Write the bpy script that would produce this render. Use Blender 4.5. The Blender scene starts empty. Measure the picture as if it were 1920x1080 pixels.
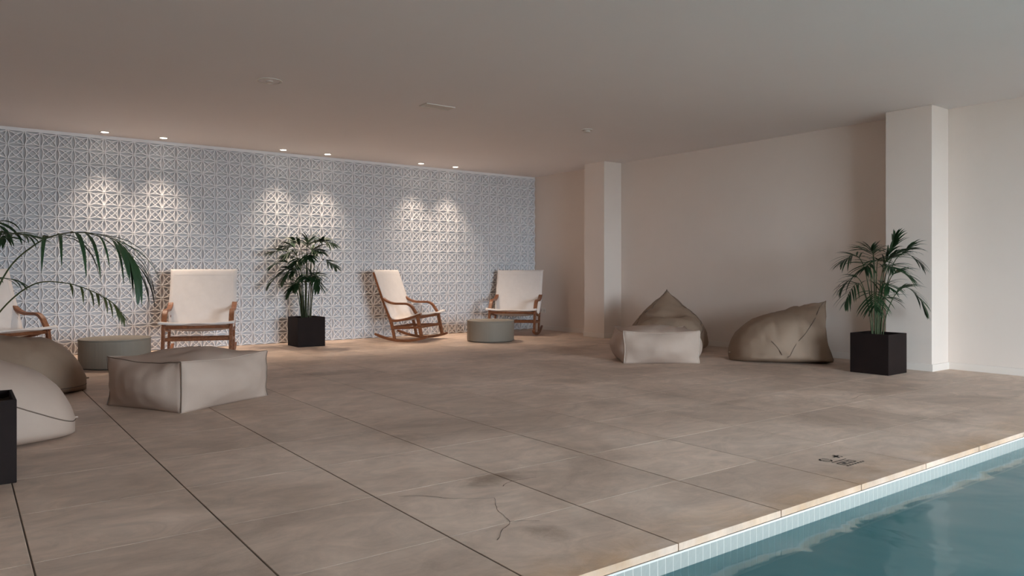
import bpy, bmesh, math, random
from mathutils import Vector, Matrix, noise
random.seed(7)
sc = bpy.context.scene
COL = sc.collection

# ------------------------------------------------------------------ camera
CAM_H = 0.94
YAW = math.atan(1038 / 1400)
cam = bpy.data.cameras.new('camera')
cam_o = bpy.data.objects.new('camera', cam)
COL.objects.link(cam_o)
cam.sensor_width = 36.0
cam.lens = 36.0 * 1400 / 1920
cam.shift_y = -(540 - 511) / 1920
cam.clip_start = 0.02
cam_o.location = (0, 0, CAM_H)
cam_o.rotation_euler = (math.pi / 2, 0, -YAW)
sc.camera = cam_o

# ------------------------------------------------------------------ room measures
XL, XR = -2.233, 7.759          # left / right wall faces
YF, YB = -3.2, 9.853            # glazed wall behind the camera / tiled wall
H = 2.534                       # ceiling
POOL_X0, POOL_X1, POOL_Y0, POOL_Y1 = 0.72, 7.0, -1.9, 1.735
WIN = [(2.5, 4.0), (4.1, 5.6)]   # openings in the glazed wall
WIN_Z0, WIN_Z1 = 0.06, 2.30

# ------------------------------------------------------------------ world and daylight
w = bpy.data.worlds.new('overcast_sky')
sc.world = w
w.use_nodes = True
bg = w.node_tree.nodes['Background']
bg.inputs['Color'].default_value = (0.79, 0.895, 1.0, 1)
bg.inputs['Strength'].default_value = 36.0
for i, (a, b) in enumerate(WIN):                # portals only guide sampling of the sky
    L = bpy.data.lights.new('window_portal', 'AREA')
    L.shape = 'RECTANGLE'
    L.size = b - a
    L.size_y = WIN_Z1 - WIN_Z0
    L.cycles.is_portal = True
    o = bpy.data.objects.new('window_portal', L)
    o.location = ((a + b) / 2, YF - 0.12, (WIN_Z0 + WIN_Z1) / 2)
    o.rotation_euler = (math.pi / 2, 0, 0)
    COL.objects.link(o)
sc.view_settings.view_transform = 'Standard'
sc.view_settings.look = 'None'
sc.view_settings.gamma = 1.0
sc.view_settings.use_curve_mapping = False
sc.view_settings.exposure = 0.2
SPOT_W = 100.0
try:
    sc.cycles.use_denoising = True
    sc.cycles.max_bounces = 10
    sc.cycles.diffuse_bounces = 6
    sc.cycles.transparent_max_bounces = 12
    sc.cycles.sample_clamp_indirect = 6.0
    sc.cycles.caustics_reflective = False
    sc.cycles.caustics_refractive = False
except Exception:
    pass

# ------------------------------------------------------------------ helpers
def tag(o, label=None, cat=None, group=None, kind=None):
    if label: o['label'] = label
    if cat: o['category'] = cat
    if group: o['group'] = group
    if kind: o['kind'] = kind
    return o

def empty(name, loc=(0, 0, 0), rz=0.0, label=None, cat=None, group=None):
    o = bpy.data.objects.new(name, None)
    o.empty_display_size = 0.1
    COL.objects.link(o)
    o.location = loc
    o.rotation_euler = (0, 0, rz)
    return tag(o, label, cat, group)

def link(name, me, mat=None, parent=None, smooth=False):
    o = bpy.data.objects.new(name, me)
    COL.objects.link(o)
    if mat is not None and not me.materials:
        me.materials.append(mat)
    if smooth:
        me.polygons.foreach_set('use_smooth', [True] * len(me.polygons))
    if parent is not None:
        o.parent = parent
    return o

class MB:
    def __init__(s):
        s.v = []; s.f = []
    def add(s, vs, fs):
        n = len(s.v)
        s.v += [tuple(p) for p in vs]
        s.f += [tuple(i + n for i in f) for f in fs]
        return s
    def box(s, x0, x1, y0, y1, z0, z1):
        vs = [(x, y, z) for z in (z0, z1) for y in (y0, y1) for x in (x0, x1)]
        return s.add(vs, [(0, 2, 3, 1), (4, 5, 7, 6), (0, 1, 5, 4), (2, 6, 7, 3), (0, 4, 6, 2), (1, 3, 7, 5)])
    def tube(s, pts, r, n=8, cap=True):
        pts = [Vector(p) for p in pts]
        rr = r if isinstance(r, (list, tuple)) else [r] * len(pts)
        vs, fs = [], []
        up = None
        for i, p in enumerate(pts):
            t = (pts[min(i + 1, len(pts) - 1)] - pts[max(i - 1, 0)]).normalized()
            if up is None:
                up = t.orthogonal().normalized()
            up = (up - t * up.dot(t))
            up = up.normalized() if up.length > 1e-6 else t.orthogonal().normalized()
            sd = t.cross(up)
            for k in range(n):
                a = 2 * math.pi * k / n
                vs.append(p + (up * math.cos(a) + sd * math.sin(a)) * rr[i])
        for i in range(len(pts) - 1):
            for k in range(n):
                fs.append((i * n + k, i * n + (k + 1) % n, (i + 1) * n + (k + 1) % n, (i + 1) * n + k))
        if cap:
            fs.append(tuple(reversed(range(n))))
            fs.append(tuple((len(pts) - 1) * n + k for k in range(n)))
        return s.add(vs, fs)
    def plank(s, path, hw, y0, y1):
        """bar swept along an (x, z) path, half width hw in the plane, from y0 to y1"""
        n = len(path)
        hws = hw if isinstance(hw, (list, tuple)) else [hw] * n
        vs, fs = [], []
        for i in range(n):
            a, b = path[max(i - 1, 0)], path[min(i + 1, n - 1)]
            tx, tz = b[0] - a[0], b[1] - a[1]
            l = math.hypot(tx, tz)
            nx, nz = -tz / l * hws[i], tx / l * hws[i]
            x, z = path[i]
            vs += [(x - nx, y0, z - nz), (x + nx, y0, z + nz), (x + nx, y1, z + nz), (x - nx, y1, z - nz)]
        for i in range(n - 1):
            for k in range(4):
                fs.append((i * 4 + k, i * 4 + (k + 1) % 4, i * 4 + 4 + (k + 1) % 4, i * 4 + 4 + k))
        fs += [(3, 2, 1, 0), tuple((n - 1) * 4 + k for k in range(4))]
        return s.add(vs, fs)
    def mesh(s, name):
        me = bpy.data.meshes.new(name)
        me.from_pydata(s.v, [], s.f)
        me.update()
        bm = bmesh.new(); bm.from_mesh(me)
        bmesh.ops.recalc_face_normals(bm, faces=bm.faces)
        bm.to_mesh(me); bm.free()
        return me
    def build(s, name, mat, parent=None, smooth=False, bevel=0, seg=2):
        o = link(name, s.mesh(name), mat, parent, smooth)
        if bevel:
            m = o.modifiers.new('bevel', 'BEVEL')
            m.width = bevel; m.segments = seg; m.limit_method = 'ANGLE'; m.angle_limit = math.radians(40)
        return o

def spline(pts, n):
    """Catmull-Rom through pts, n samples per span"""
    pts = [Vector(p) for p in pts]
    out = []
    for i in range(len(pts) - 1):
        p0, p1, p2, p3 = pts[max(i - 1, 0)], pts[i], pts[i + 1], pts[min(i + 2, len(pts) - 1)]
        for k in range(n):
            t = k / n
            out.append(0.5 * ((2 * p1) + (p2 - p0) * t + (2 * p0 - 5 * p1 + 4 * p2 - p3) * t * t + (3 * p1 - p0 - 3 * p2 + p3) * t ** 3))
    out.append(pts[-1])
    return out

def spline2(pts, n):
    return [(p.x, p.z) for p in spline([(a, 0, b) for a, b in pts], n)]

# ------------------------------------------------------------------ materials
def mat(name, color, rough=0.7, spec=0.3, metal=0.0):
    m = bpy.data.materials.new(name); m.use_nodes = True
    b = m.node_tree.nodes['Principled BSDF']
    b.inputs['Base Color'].default_value = (*color, 1)
    b.inputs['Roughness'].default_value = rough
    b.inputs['Specular IOR Level'].default_value = spec
    b.inputs['Metallic'].default_value = metal
    return m, m.node_tree, b

def N(nt, kind, **kw):
    n = nt.nodes.new(kind)
    for k, v in kw.items():
        if k in n.inputs: n.inputs[k].default_value = v
        else: setattr(n, k, v)
    return n

def noisy(name, c1, c2, scale=4.0, rough=0.7, spec=0.3, bump=0.0, bscale=60.0, coord='Object', stretch=(1, 1, 1), lo=0.3, hi=0.7, detail=5.0):
    m, nt, b = mat(name, c1, rough, spec)
    tc = N(nt, 'ShaderNodeTexCoord')
    mp = N(nt, 'ShaderNodeMapping'); mp.inputs['Scale'].default_value = stretch
    nt.links.new(tc.outputs[coord], mp.inputs['Vector'])
    nz = N(nt, 'ShaderNodeTexNoise', Scale=scale, Detail=detail, Roughness=0.6)
    nt.links.new(mp.outputs[0], nz.inputs['Vector'])
    r = N(nt, 'ShaderNodeValToRGB')
    r.color_ramp.elements[0].position = lo; r.color_ramp.elements[0].color = (*c1, 1)
    r.color_ramp.elements[1].position = hi; r.color_ramp.elements[1].color = (*c2, 1)
    nt.links.new(nz.outputs[0], r.inputs[0]); nt.links.new(r.outputs[0], b.inputs['Base Color'])
    if bump:
        n2 = N(nt, 'ShaderNodeTexNoise', Scale=bscale, Detail=3.0)
        nt.links.new(mp.outputs[0], n2.inputs['Vector'])
        bp = N(nt, 'ShaderNodeBump', Strength=bump, Distance=0.01)
        nt.links.new(n2.outputs[0], bp.inputs['Height']); nt.links.new(bp.outputs[0], b.inputs['Normal'])
    return m

M = {}
M['plaster'] = noisy('cream_plaster', (0.79, 0.70, 0.635), (0.82, 0.73, 0.665), 1.3, 0.85, 0.15, 0.02, 40)
M['ceiling'] = noisy('ceiling_plaster', (0.83, 0.79, 0.78), (0.85, 0.81, 0.80), 0.8, 0.9, 0.1)
M['tile_white'] = noisy('white_relief_tile', (0.91, 0.91, 0.93), (0.93, 0.93, 0.95), 6, 0.6, 0.3)
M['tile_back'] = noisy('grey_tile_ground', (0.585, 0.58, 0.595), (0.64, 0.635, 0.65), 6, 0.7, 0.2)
M['skirting'] = noisy('cream_skirting', (0.80, 0.73, 0.67), (0.83, 0.76, 0.70), 2, 0.7, 0.25)
M['wood'] = noisy('oiled_wood', (0.155, 0.055, 0.025), (0.29, 0.115, 0.05), 9, 0.42, 0.4, 0.05, 50, stretch=(1, 5, 5))
M['canvas'] = noisy('cream_canvas', (0.73, 0.68, 0.655), (0.77, 0.72, 0.695), 14, 0.9, 0.1, 0.10, 220)
M['bag'] = noisy('taupe_bag_fabric', (0.275, 0.192, 0.137), (0.31, 0.222, 0.162), 3.5, 0.7, 0.22, 0.06, 160)
M['bag_light'] = noisy('pale_bag_fabric', (0.46, 0.355, 0.295), (0.50, 0.39, 0.325), 3.5, 0.7, 0.22, 0.06, 160)
M['seam'] = mat('brown_seam_thread', (0.17, 0.125, 0.10), 0.85, 0.1)[0]
M['seam_light'] = mat('pale_seam_thread', (0.62, 0.54, 0.47), 0.85, 0.1)[0]
M['drum'] = noisy('grey_green_lacquer', (0.275, 0.245, 0.205), (0.295, 0.265, 0.222), 2, 0.6, 0.25)
M['planter'] = noisy('dark_brown_metal', (0.012, 0.007, 0.0065), (0.017, 0.010, 0.009), 5, 0.7, 0.18)
M['soil'] = noisy('potting_soil', (0.02, 0.014, 0.01), (0.05, 0.035, 0.025), 40, 0.95, 0.1, 0.6, 80)
M['leaf'] = noisy('palm_leaf', (0.010, 0.034, 0.012), (0.022, 0.060, 0.020), 7, 0.45, 0.45)
M['leaf_dry'] = noisy('olive_palm_leaf', (0.035, 0.048, 0.014), (0.065, 0.072, 0.022), 7, 0.5, 0.4)
M['stem'] = noisy('palm_stem', (0.035, 0.050, 0.018), (0.07, 0.085, 0.035), 9, 0.5, 0.35)
M['white_plastic'] = mat('white_plastic', (0.70, 0.65, 0.60), 0.5, 0.35)[0]
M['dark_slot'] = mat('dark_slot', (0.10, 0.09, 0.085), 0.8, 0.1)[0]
M['grout'] = noisy('deck_joint', (0.10, 0.075, 0.06), (0.15, 0.115, 0.09), 8, 0.95, 0.05)
M['crack'] = mat('dark_crack', (0.13, 0.10, 0.085), 0.95, 0.05)[0]
M['ink'] = mat('black_print', (0.03, 0.026, 0.024), 0.7, 0.2)[0]
M['pool_tile'] = noisy('pale_glazed_tile', (0.31, 0.325, 0.305), (0.38, 0.39, 0.36), 12, 0.2, 0.5)
M['pool_grout'] = mat('white_pool_grout', (0.66, 0.64, 0.60), 0.8, 0.2)[0]
M['basin'] = noisy('pool_basin_lining', (0.12, 0.34, 0.37), (0.18, 0.42, 0.44), 0.6, 0.6, 0.3)
M['frame'] = mat('dark_window_frame', (0.05, 0.05, 0.052), 0.5, 0.4)[0]
M['terrace'] = noisy('terrace_paving', (0.20, 0.20, 0.19), (0.26, 0.255, 0.24), 0.7, 0.9, 0.1)

def slab_material():
    m, nt, b = mat('worn_stone_slab', (0.5, 0.4, 0.33), 0.6, 0.3)
    ge = N(nt, 'ShaderNodeNewGeometry'); pos = ge.outputs['Position']
    oi = N(nt, 'ShaderNodeObjectInfo')
    n1 = N(nt, 'ShaderNodeTexNoise', Scale=0.9, Detail=8.0, Roughness=0.65, Distortion=0.6)
    nt.links.new(pos, n1.inputs['Vector'])
    r1 = N(nt, 'ShaderNodeValToRGB')
    e = r1.color_ramp.elements
    e[0].position = 0.30; e[0].color = (0.445, 0.335, 0.265, 1)
    e[1].position = 0.68; e[1].color = (0.75, 0.60, 0.50, 1)
    x = e.new(0.5); x.color = (0.62, 0.48, 0.39, 1)
    nt.links.new(n1.outputs[0], r1.inputs[0])
    # streaks and fine mottling
    mp = N(nt, 'ShaderNodeMapping'); mp.inputs['Scale'].default_value = (2.2, 3.8, 1); mp.inputs['Rotation'].default_value = (0, 0, 0.5)
    nt.links.new(pos, mp.inputs['Vector'])
    n2 = N(nt, 'ShaderNodeTexNoise', Scale=1.6, Detail=9.0, Roughness=0.7, Distortion=1.2)
    nt.links.new(mp.outputs[0], n2.inputs['Vector'])
    r2 = N(nt, 'ShaderNodeMapRange'); r2.inputs['From Min'].default_value = 0.3; r2.inputs['From Max'].default_value = 0.72
    r2.inputs['To Min'].default_value = 0.78; r2.inputs['To Max'].default_value = 1.17
    nt.links.new(n2.outputs[0], r2.inputs['Value'])
    mul = N(nt, 'ShaderNodeMix', data_type='RGBA', blend_type='MULTIPLY'); mul.inputs['Factor'].default_value = 1.0
    nt.links.new(r1.outputs[0], mul.inputs['A']); nt.links.new(r2.outputs[0], mul.inputs['B'])
    # each slab a little different
    r3 = N(nt, 'ShaderNodeMapRange'); r3.inputs['To Min'].default_value = 0.93; r3.inputs['To Max'].default_value = 1.06
    nt.links.new(oi.outputs['Random'], r3.inputs['Value'])
    mul2 = N(nt, 'ShaderNodeMix', data_type='RGBA', blend_type='MULTIPLY'); mul2.inputs['Factor'].default_value = 1.0
    nt.links.new(mul.outputs['Result'], mul2.inputs['A']); nt.links.new(r3.outputs[0], mul2.inputs['B'])
    cur = mul2.outputs['Result']
    # dark worn stains, each with its own spot
    nw = N(nt, 'ShaderNodeTexNoise', Scale=5.0, Detail=6.0, Roughness=0.7)
    nt.links.new(pos, nw.inputs['Vector'])
    stains = [(2.80, 6.60, 0.42, 0.20, 0.75), (1.98, 2.78, 0.20, 0.10, 1.0), (1.72, 2.08, 0.09, 0.12, 0.9), (2.04, 3.72, 0.2, 0.16, 0.6),
              (4.2, 4.9, 0.35, 0.2, 0.45), (2.9, 7.6, 0.5, 0.25, 0.5), (5.0, 3.2, 0.3, 0.2, 0.4), (3.7, 6.6, 0.25, 0.12, 0.45), (4.6, 3.4, 0.35, 0.07, 0.5),
              (6.2, 7.0, 0.7, 0.3, 0.45), (5.2, 2.2, 0.3, 0.16, 0.45)]
    sep = N(nt, 'ShaderNodeSeparateXYZ'); nt.links.new(pos, sep.inputs[0])
    total = None
    def math_(op, a, b_=None, clamp=False):
        n = N(nt, 'ShaderNodeMath', operation=op); n.use_clamp = clamp
        for i, v in enumerate((a, b_)):
            if v is None: continue
            if isinstance(v, (int, float)): n.inputs[i].default_value = v
            else: nt.links.new(v, n.inputs[i])
        return n.outputs[0]
    wob = math_('MULTIPLY', math_('SUBTRACT', nw.outputs[0], 0.5), 3.2)
    for (sx, sy, rx, ry, k) in stains:
        dx = math_('DIVIDE', math_('SUBTRACT', sep.outputs[0], sx), rx)
        dy = math_('DIVIDE', math_('SUBTRACT', sep.outputs[1], sy), ry)
        d = math_('ADD', math_('MULTIPLY', dx, dx), math_('MULTIPLY', dy, dy))
        v = math_('MULTIPLY', math_('SUBTRACT', math_('ADD', 1.0, wob), d, True), k)
        total = v if total is None else math_('MAXIMUM', total, v)
    st = N(nt, 'ShaderNodeMix', data_type='RGBA', blend_type='MULTIPLY')
    nt.links.new(math_('MULTIPLY', total, 1.0, True), st.inputs['Factor']); nt.links.new(cur, st.inputs['A'])
    st.inputs['B'].default_value = (0.60, 0.57, 0.54, 1)
    cur = st.outputs['Result']
    # ochre water marks along the pool edge
    ed = N(nt, 'ShaderNodeMapRange'); ed.inputs['From Min'].default_value = POOL_Y1 + 0.26; ed.inputs['From Max'].default_value = POOL_Y1 + 0.02
    nt.links.new(sep.outputs[1], ed.inputs['Value'])
    n4 = N(nt, 'ShaderNodeTexNoise', Scale=3.2, Detail=6.0, Roughness=0.7); nt.links.new(pos, n4.inputs['Vector'])
    oc = math_('MULTIPLY', ed.outputs[0], math_('MULTIPLY', math_('SUBTRACT', n4.outputs[0], 0.33, True), 3.4, True))
    om = N(nt, 'ShaderNodeMix', data_type='RGBA', blend_type='MULTIPLY')
    nt.links.new(math_('MULTIPLY', oc, 0.9, True), om.inputs['Factor']); nt.links.new(cur, om.inputs['A'])
    om.inputs['B'].default_value = (0.88, 0.75, 0.58, 1)
    nt.links.new(om.outputs['Result'], b.inputs['Base Color'])
    rr = N(nt, 'ShaderNodeMapRange'); rr.inputs['To Min'].default_value = 0.42; rr.inputs['To Max'].default_value = 0.68
    nt.links.new(n2.outputs[0], rr.inputs['Value']); nt.links.new(rr.outputs[0], b.inputs['Roughness'])
    n5 = N(nt, 'ShaderNodeTexNoise', Scale=45.0, Detail=4.0); nt.links.new(pos, n5.inputs['Vector'])
    bp = N(nt, 'ShaderNodeBump', Strength=0.12, Distance=0.006)
    nt.links.new(n5.outputs[0], bp.inputs['Height']); nt.links.new(bp.outputs[0], b.inputs['Normal'])
    return m
M['slab'] = slab_material()

def glass_material():
    m = bpy.data.materials.new('clear_window_glass'); m.use_nodes = True
    nt = m.node_tree; nt.nodes.clear()
    out = N(nt, 'ShaderNodeOutputMaterial'); mix = N(nt, 'ShaderNodeMixShader')
    tr = N(nt, 'ShaderNodeBsdfTransparent'); tr.inputs[0].default_value = (0.95, 0.97, 0.97, 1)
    gl = N(nt, 'ShaderNodeBsdfGlossy'); gl.inputs['Roughness'].default_value = 0.02
    mix.inputs[0].default_value = 0.07
    nt.links.new(tr.outputs[0], mix.inputs[1]); nt.links.new(gl.outputs[0], mix.inputs[2]); nt.links.new(mix.outputs[0], out.inputs[0])
    return m
M['glass'] = glass_material()

def water_material():
    m = bpy.data.materials.new('teal_pool_water'); m.use_nodes = True
    nt = m.node_tree; nt.nodes.clear()
    out = N(nt, 'ShaderNodeOutputMaterial')
    tr = N(nt, 'ShaderNodeBsdfTransparent'); tr.inputs[0].default_value = (0.50, 0.74, 0.75, 1)
    df = N(nt, 'ShaderNodeBsdfDiffuse'); df.inputs[0].default_value = (0.12, 0.34, 0.38, 1)
    gl = N(nt, 'ShaderNodeBsdfGlossy'); gl.inputs['Roughness'].default_value = 0.09; gl.inputs[0].default_value = (1, 1, 1, 1)
    tc = N(nt, 'ShaderNodeNewGeometry')
    nz = N(nt, 'ShaderNodeTexNoise', Scale=1.5, Detail=3.0, Roughness=0.5, Distortion=0.4)
    nt.links.new(tc.outputs['Position'], nz.inputs['Vector'])
    bp = N(nt, 'ShaderNodeBump', Strength=0.35, Distance=0.05)
    nt.links.new(nz.outputs[0], bp.inputs['Height'])
    fr = N(nt, 'ShaderNodeFresnel'); fr.inputs['IOR'].default_value = 1.33
    nt.links.new(bp.outputs[0], gl.inputs['Normal']); nt.links.new(bp.outputs[0], fr.inputs['Normal'])
    m1 = N(nt, 'ShaderNodeMixShader'); m1.inputs[0].default_value = 0.45
    nt.links.new(tr.outputs[0], m1.inputs[1]); nt.links.new(df.outputs[0], m1.inputs[2])
    m2 = N(nt, 'ShaderNodeMixShader')
    nt.links.new(fr.outputs[0], m2.inputs[0]); nt.links.new(m1.outputs[0], m2.inputs[1]); nt.links.new(gl.outputs[0], m2.inputs[2])
    nt.links.new(m2.outputs[0], out.inputs[0])
    return m
M['water'] = water_material()

def emit(name, col, s):
    m = bpy.data.materials.new(name); m.use_nodes = True
    nt = m.node_tree; nt.nodes.clear()
    out = N(nt, 'ShaderNodeOutputMaterial'); e = N(nt, 'ShaderNodeEmission')
    e.inputs[0].default_value = (*col, 1); e.inputs[1].default_value = s
    nt.links.new(e.outputs[0], out.inputs[0])
    return m
M['lamp'] = emit('warm_lamp_glow', (1.0, 0.86, 0.70), 14.0)

# ------------------------------------------------------------------ room shell
T = 0.2
FZ = -0.35
def struct(name, mb, m, label=None):
    o = mb.build(name, m); o['kind'] = 'structure'
    if label: o['label'] = label
    return o

wall_back = struct('wall_back', MB().box(XL - T, XR + T, YB, YB + T, FZ, H + 0.2), M['plaster'], 'far wall faced with white relief tiles')
wall_right = struct('wall_right', MB().box(XR, XR + T, YF - T, YB, FZ, H + 0.2), M['plaster'], 'plain cream plaster wall with two square pilasters')
struct('wall_left', MB().box(XL - T, XL, YF - T, YB, FZ, H + 0.2), M['plaster'], 'plain cream side wall')
mb = MB()
xs = [XL] + [v for ab in WIN for v in ab] + [XR]
for i in range(0, len(xs), 2):
    mb.box(xs[i], xs[i + 1], YF - T, YF, FZ, H + 0.2)
for a, b in WIN:
    mb.box(a, b, YF - T, YF, FZ, WIN_Z0); mb.box(a, b, YF - T, YF, WIN_Z1, H + 0.2)
struct('wall_front', mb, M['plaster'], 'glazed wall beyond the pool')
for i, (a, b) in enumerate(WIN):
    fr = MB()
    for x in (a, (a + b) / 2 - 0.02, b - 0.05):
        fr.box(x, x + (0.05 if x != (a + b) / 2 - 0.02 else 0.04), YF - 0.13, YF - 0.07, WIN_Z0, WIN_Z1)
    fr.box(a + 0.05, b - 0.05, YF - 0.13, YF - 0.07, WIN_Z0, WIN_Z0 + 0.05); fr.box(a + 0.05, b - 0.05, YF - 0.13, YF - 0.07, WIN_Z1 - 0.05, WIN_Z1)
    fo = struct('window_%d' % (i + 1), fr, M['frame'], 'dark framed floor to ceiling window')
    m2 = (a + b) / 2
    for (p, q) in ((a + 0.05, m2 - 0.02), (m2 + 0.02, b - 0.05)):
        MB().box(p, q, YF - 0.105, YF - 0.099, WIN_Z0 + 0.05, WIN_Z1 - 0.05).build('pane', M['glass'], fo)
ceiling = struct('ceiling', MB().box(XL, XR, YF, YB, H, H + 0.2), M['ceiling'], 'smooth painted ceiling')
struct('terrace', MB().box(-14, 22, -30, YF - T, -0.4, -0.05), M['terrace'], 'paved terrace outside the windows')

# pilasters on the right wall
for (y0, y1) in ((7.79, 8.212), (3.316, 3.758)):
    p = MB().box(XR - 0.342, XR, y0, y1, 0.0, H).build('pilaster', M['plaster'], wall_right, bevel=0.004)
# skirting boards
sk = MB()
for (y0, y1) in ((YF, 3.316), (3.758, 7.79), (8.212, YB - 0.03)):
    sk.box(XR - 0.012, XR, y0, y1, 0, 0.068)
for (y0, y1) in ((7.79, 8.212), (3.316, 3.758)):
    sk.box(XR - 0.354, XR - 0.342, y0 - 0.012, y1 + 0.012, 0, 0.068)
    sk.box(XR - 0.342, XR - 0.012, y0 - 0.012, y0, 0, 0.068)
    sk.box(XR - 0.342, XR - 0.012, y1, y1 + 0.012, 0, 0.068)
o = sk.build('baseboard_right', M['skirting'], bevel=0.002); o['kind'] = 'structure'; o['label'] = 'low cream skirting along the right wall'

# ------------------------------------------------------------------ relief tiles on the far wall
CELL = 0.156
PAN = CELL * 2
TD = 0.045
def arc_bar(mb, p0, p1, sag, wdt, y_top, y_bot, n=7):
    """flat bar from p0 to p1 in the (x, z) plane bowing by sag to the left of p0->p1"""
    (x0, z0), (x1, z1) = p0, p1
    dx, dz = x1 - x0, z1 - z0
    l = math.hypot(dx, dz); nx, nz = -dz / l, dx / l
    vs, fs = [], []
    pts = []
    for i in range(n + 1):
        t = i / n; b = sag * (1 - (2 * t - 1) ** 2)
        pts.append((x0 + dx * t + nx * b, z0 + dz * t + nz * b))
    for i, (x, z) in enumerate(pts):
        a, c = pts[max(i - 1, 0)], pts[min(i + 1, n)]
        tx, tz = c[0] - a[0], c[1] - a[1]; ll = math.hypot(tx, tz)
        ox, oz = -tz / ll * wdt / 2, tx / ll * wdt / 2
        k = 1.28
        vs += [(x - ox, y_top, z - oz), (x + ox, y_top, z + oz), (x + ox * k, y_bot, z + oz * k), (x - ox * k, y_bot, z - oz * k)]
    for i in range(n):
        j = i * 4
        fs += [(j, j + 1, j + 5, j + 4), (j + 1, j + 2, j + 6, j + 5), (j + 3, j, j + 4, j + 7)]
    mb.add(vs, fs)

def tile_mesh():
    mb = MB()
    g = 0.0012
    mb.box(g, PAN - g, -0.010, 0.0, g, PAN - g)              # backing plate
    yt, yb = -TD, -0.010
    for cx in (0, 1):
        for cz in (0, 1):
            X0, Z0 = cx * CELL, cz * CELL
            e = 0.004
            q = [(X0 + e, Z0 + e), (X0 + CELL - e, Z0 + e), (X0 + CELL - e, Z0 + CELL - e), (X0 + e, Z0 + CELL - e)]
            for i in range(4):                               # edge arcs bowing inwards
                arc_bar(mb, q[i], q[(i + 1) % 4], CELL * 0.115, 0.0082, yt, yb, 7)
            for (a, b) in ((0, 2), (1, 3)):                  # two leaf-shaped arcs along each diagonal
                for sgn in (1, -1):
                    arc_bar(mb, q[a], q[b], sgn * CELL * 0.175, 0.0078, yt + 0.0012, yb, 8)
    me = bpy.data.meshes.new('relief_tile')
    me.from_pydata(mb.v, [], mb.f); me.update()
    bm = bmesh.new(); bm.from_mesh(me)
    bmesh.ops.recalc_face_normals(bm, faces=bm.faces)
    for f in bm.faces:                                       # ribs are open below: turn them to the room
        if f.normal.y > 0.5 and f.calc_center_median().y < -0.012: f.normal_flip()
    bm.to_mesh(me); bm.free()
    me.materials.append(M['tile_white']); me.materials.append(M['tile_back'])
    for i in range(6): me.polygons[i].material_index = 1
    return me
tm = tile_mesh()
for c in range(32):
    for r in range(8):
        o = link('tile', tm, None, wall_back)
        o.location = (XR - (c + 1) * PAN, YB - 0.0006 * ((c * 7 + r * 3) % 3), r * PAN)
tt = MB().box(XL, XR, YB - 0.034, YB, 8 * PAN, H).build('trim_1', M['tile_white']); tt['kind'] = 'structure'; tt['label'] = 'narrow white strip above the relief tiles'

# ------------------------------------------------------------------ deck of square stone slabs
fb = MB()
fb.box(XL, XR, POOL_Y1 + 0.012, YB, FZ, -0.0016)
fb.box(XL, POOL_X0 - 0.012, YF, POOL_Y1 + 0.012, FZ, -0.0016)
fb.box(POOL_X1 + 0.012, XR, YF, POOL_Y1 + 0.012, FZ, -0.0016)
fb.box(POOL_X0 - 0.012, POOL_X1 + 0.012, YF, POOL_Y0 - 0.012, FZ, -0.0016)
floor = struct('floor', fb, M['grout'], 'worn beige stone slab deck around the pool')
SX, SY, GX, GY = 0.1914, 2.264, 0.605, 0.598
xe = [XL] + [SX + GX * k for k in range(-3, 13)] + [XR]
xe = [v for i, v in enumerate(xe) if i == 0 or v - xe[i - 1] > 0.05]
ye = [POOL_Y1] + [SY + GY * k for k in range(0, 13)] + [YB]
if ye[-1] - ye[-2] < 0.1: ye.pop(-2)
cache = {}
def slab_mesh(wx, wy):
    key = (round(wx, 3), round(wy, 3))
    if key not in cache:
        me = MB().box(0, wx, 0, wy, -0.026, 0.0).mesh('slab')
        bm = bmesh.new(); bm.from_mesh(me)
        es = [e for e in bm.edges if all(v.co.z > -0.001 for v in e.verts) and abs(e.verts[0].co.x - e.verts[1].co.x) < 1e-4]
        bmesh.ops.bevel(bm, geom=es, offset=0.0018, segments=1, affect='EDGES')
        bm.to_mesh(me); bm.free()
        me.materials.append(M['slab']); cache[key] = me
    return cache[key]
G, GJ = 0.0048, 0.0034
def lay(x0, x1, y0, y1):
    wx, wy = x1 - x0 - G, y1 - y0 - GJ
    if wx < 0.03 or wy < 0.03: return
    o = link('slab', slab_mesh(wx, wy), None, floor)
    o.location = (x0 + G / 2, y0 + GJ / 2, 0.0)
for i in range(len(xe) - 1):
    for j in range(len(ye) - 1):
        lay(xe[i], xe[i + 1], ye[j], ye[j + 1])
# slabs beside and behind the camera, never in view: one joined part
rest = MB()
def lay_rest(x0, x1, y0, y1):
    x = x0
    while x < x1 - 0.05:
        xx = min(x + GX, x1); y = y0
        while y < y1 - 0.05:
            yy = min(y + GY, y1)
            rest.box(x + G / 2, xx - G / 2, y + G / 2, yy - G / 2, -0.03, 0.0)
            y = yy
        x = xx
lay_rest(XL, POOL_X0, YF, POOL_Y1); lay_rest(POOL_X1, XR, YF, POOL_Y1); lay_rest(POOL_X0, POOL_X1, YF, POOL_Y0)
ro = rest.build('slab_remainder', M['slab'], floor); ro['kind'] = 'stuff'

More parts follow.
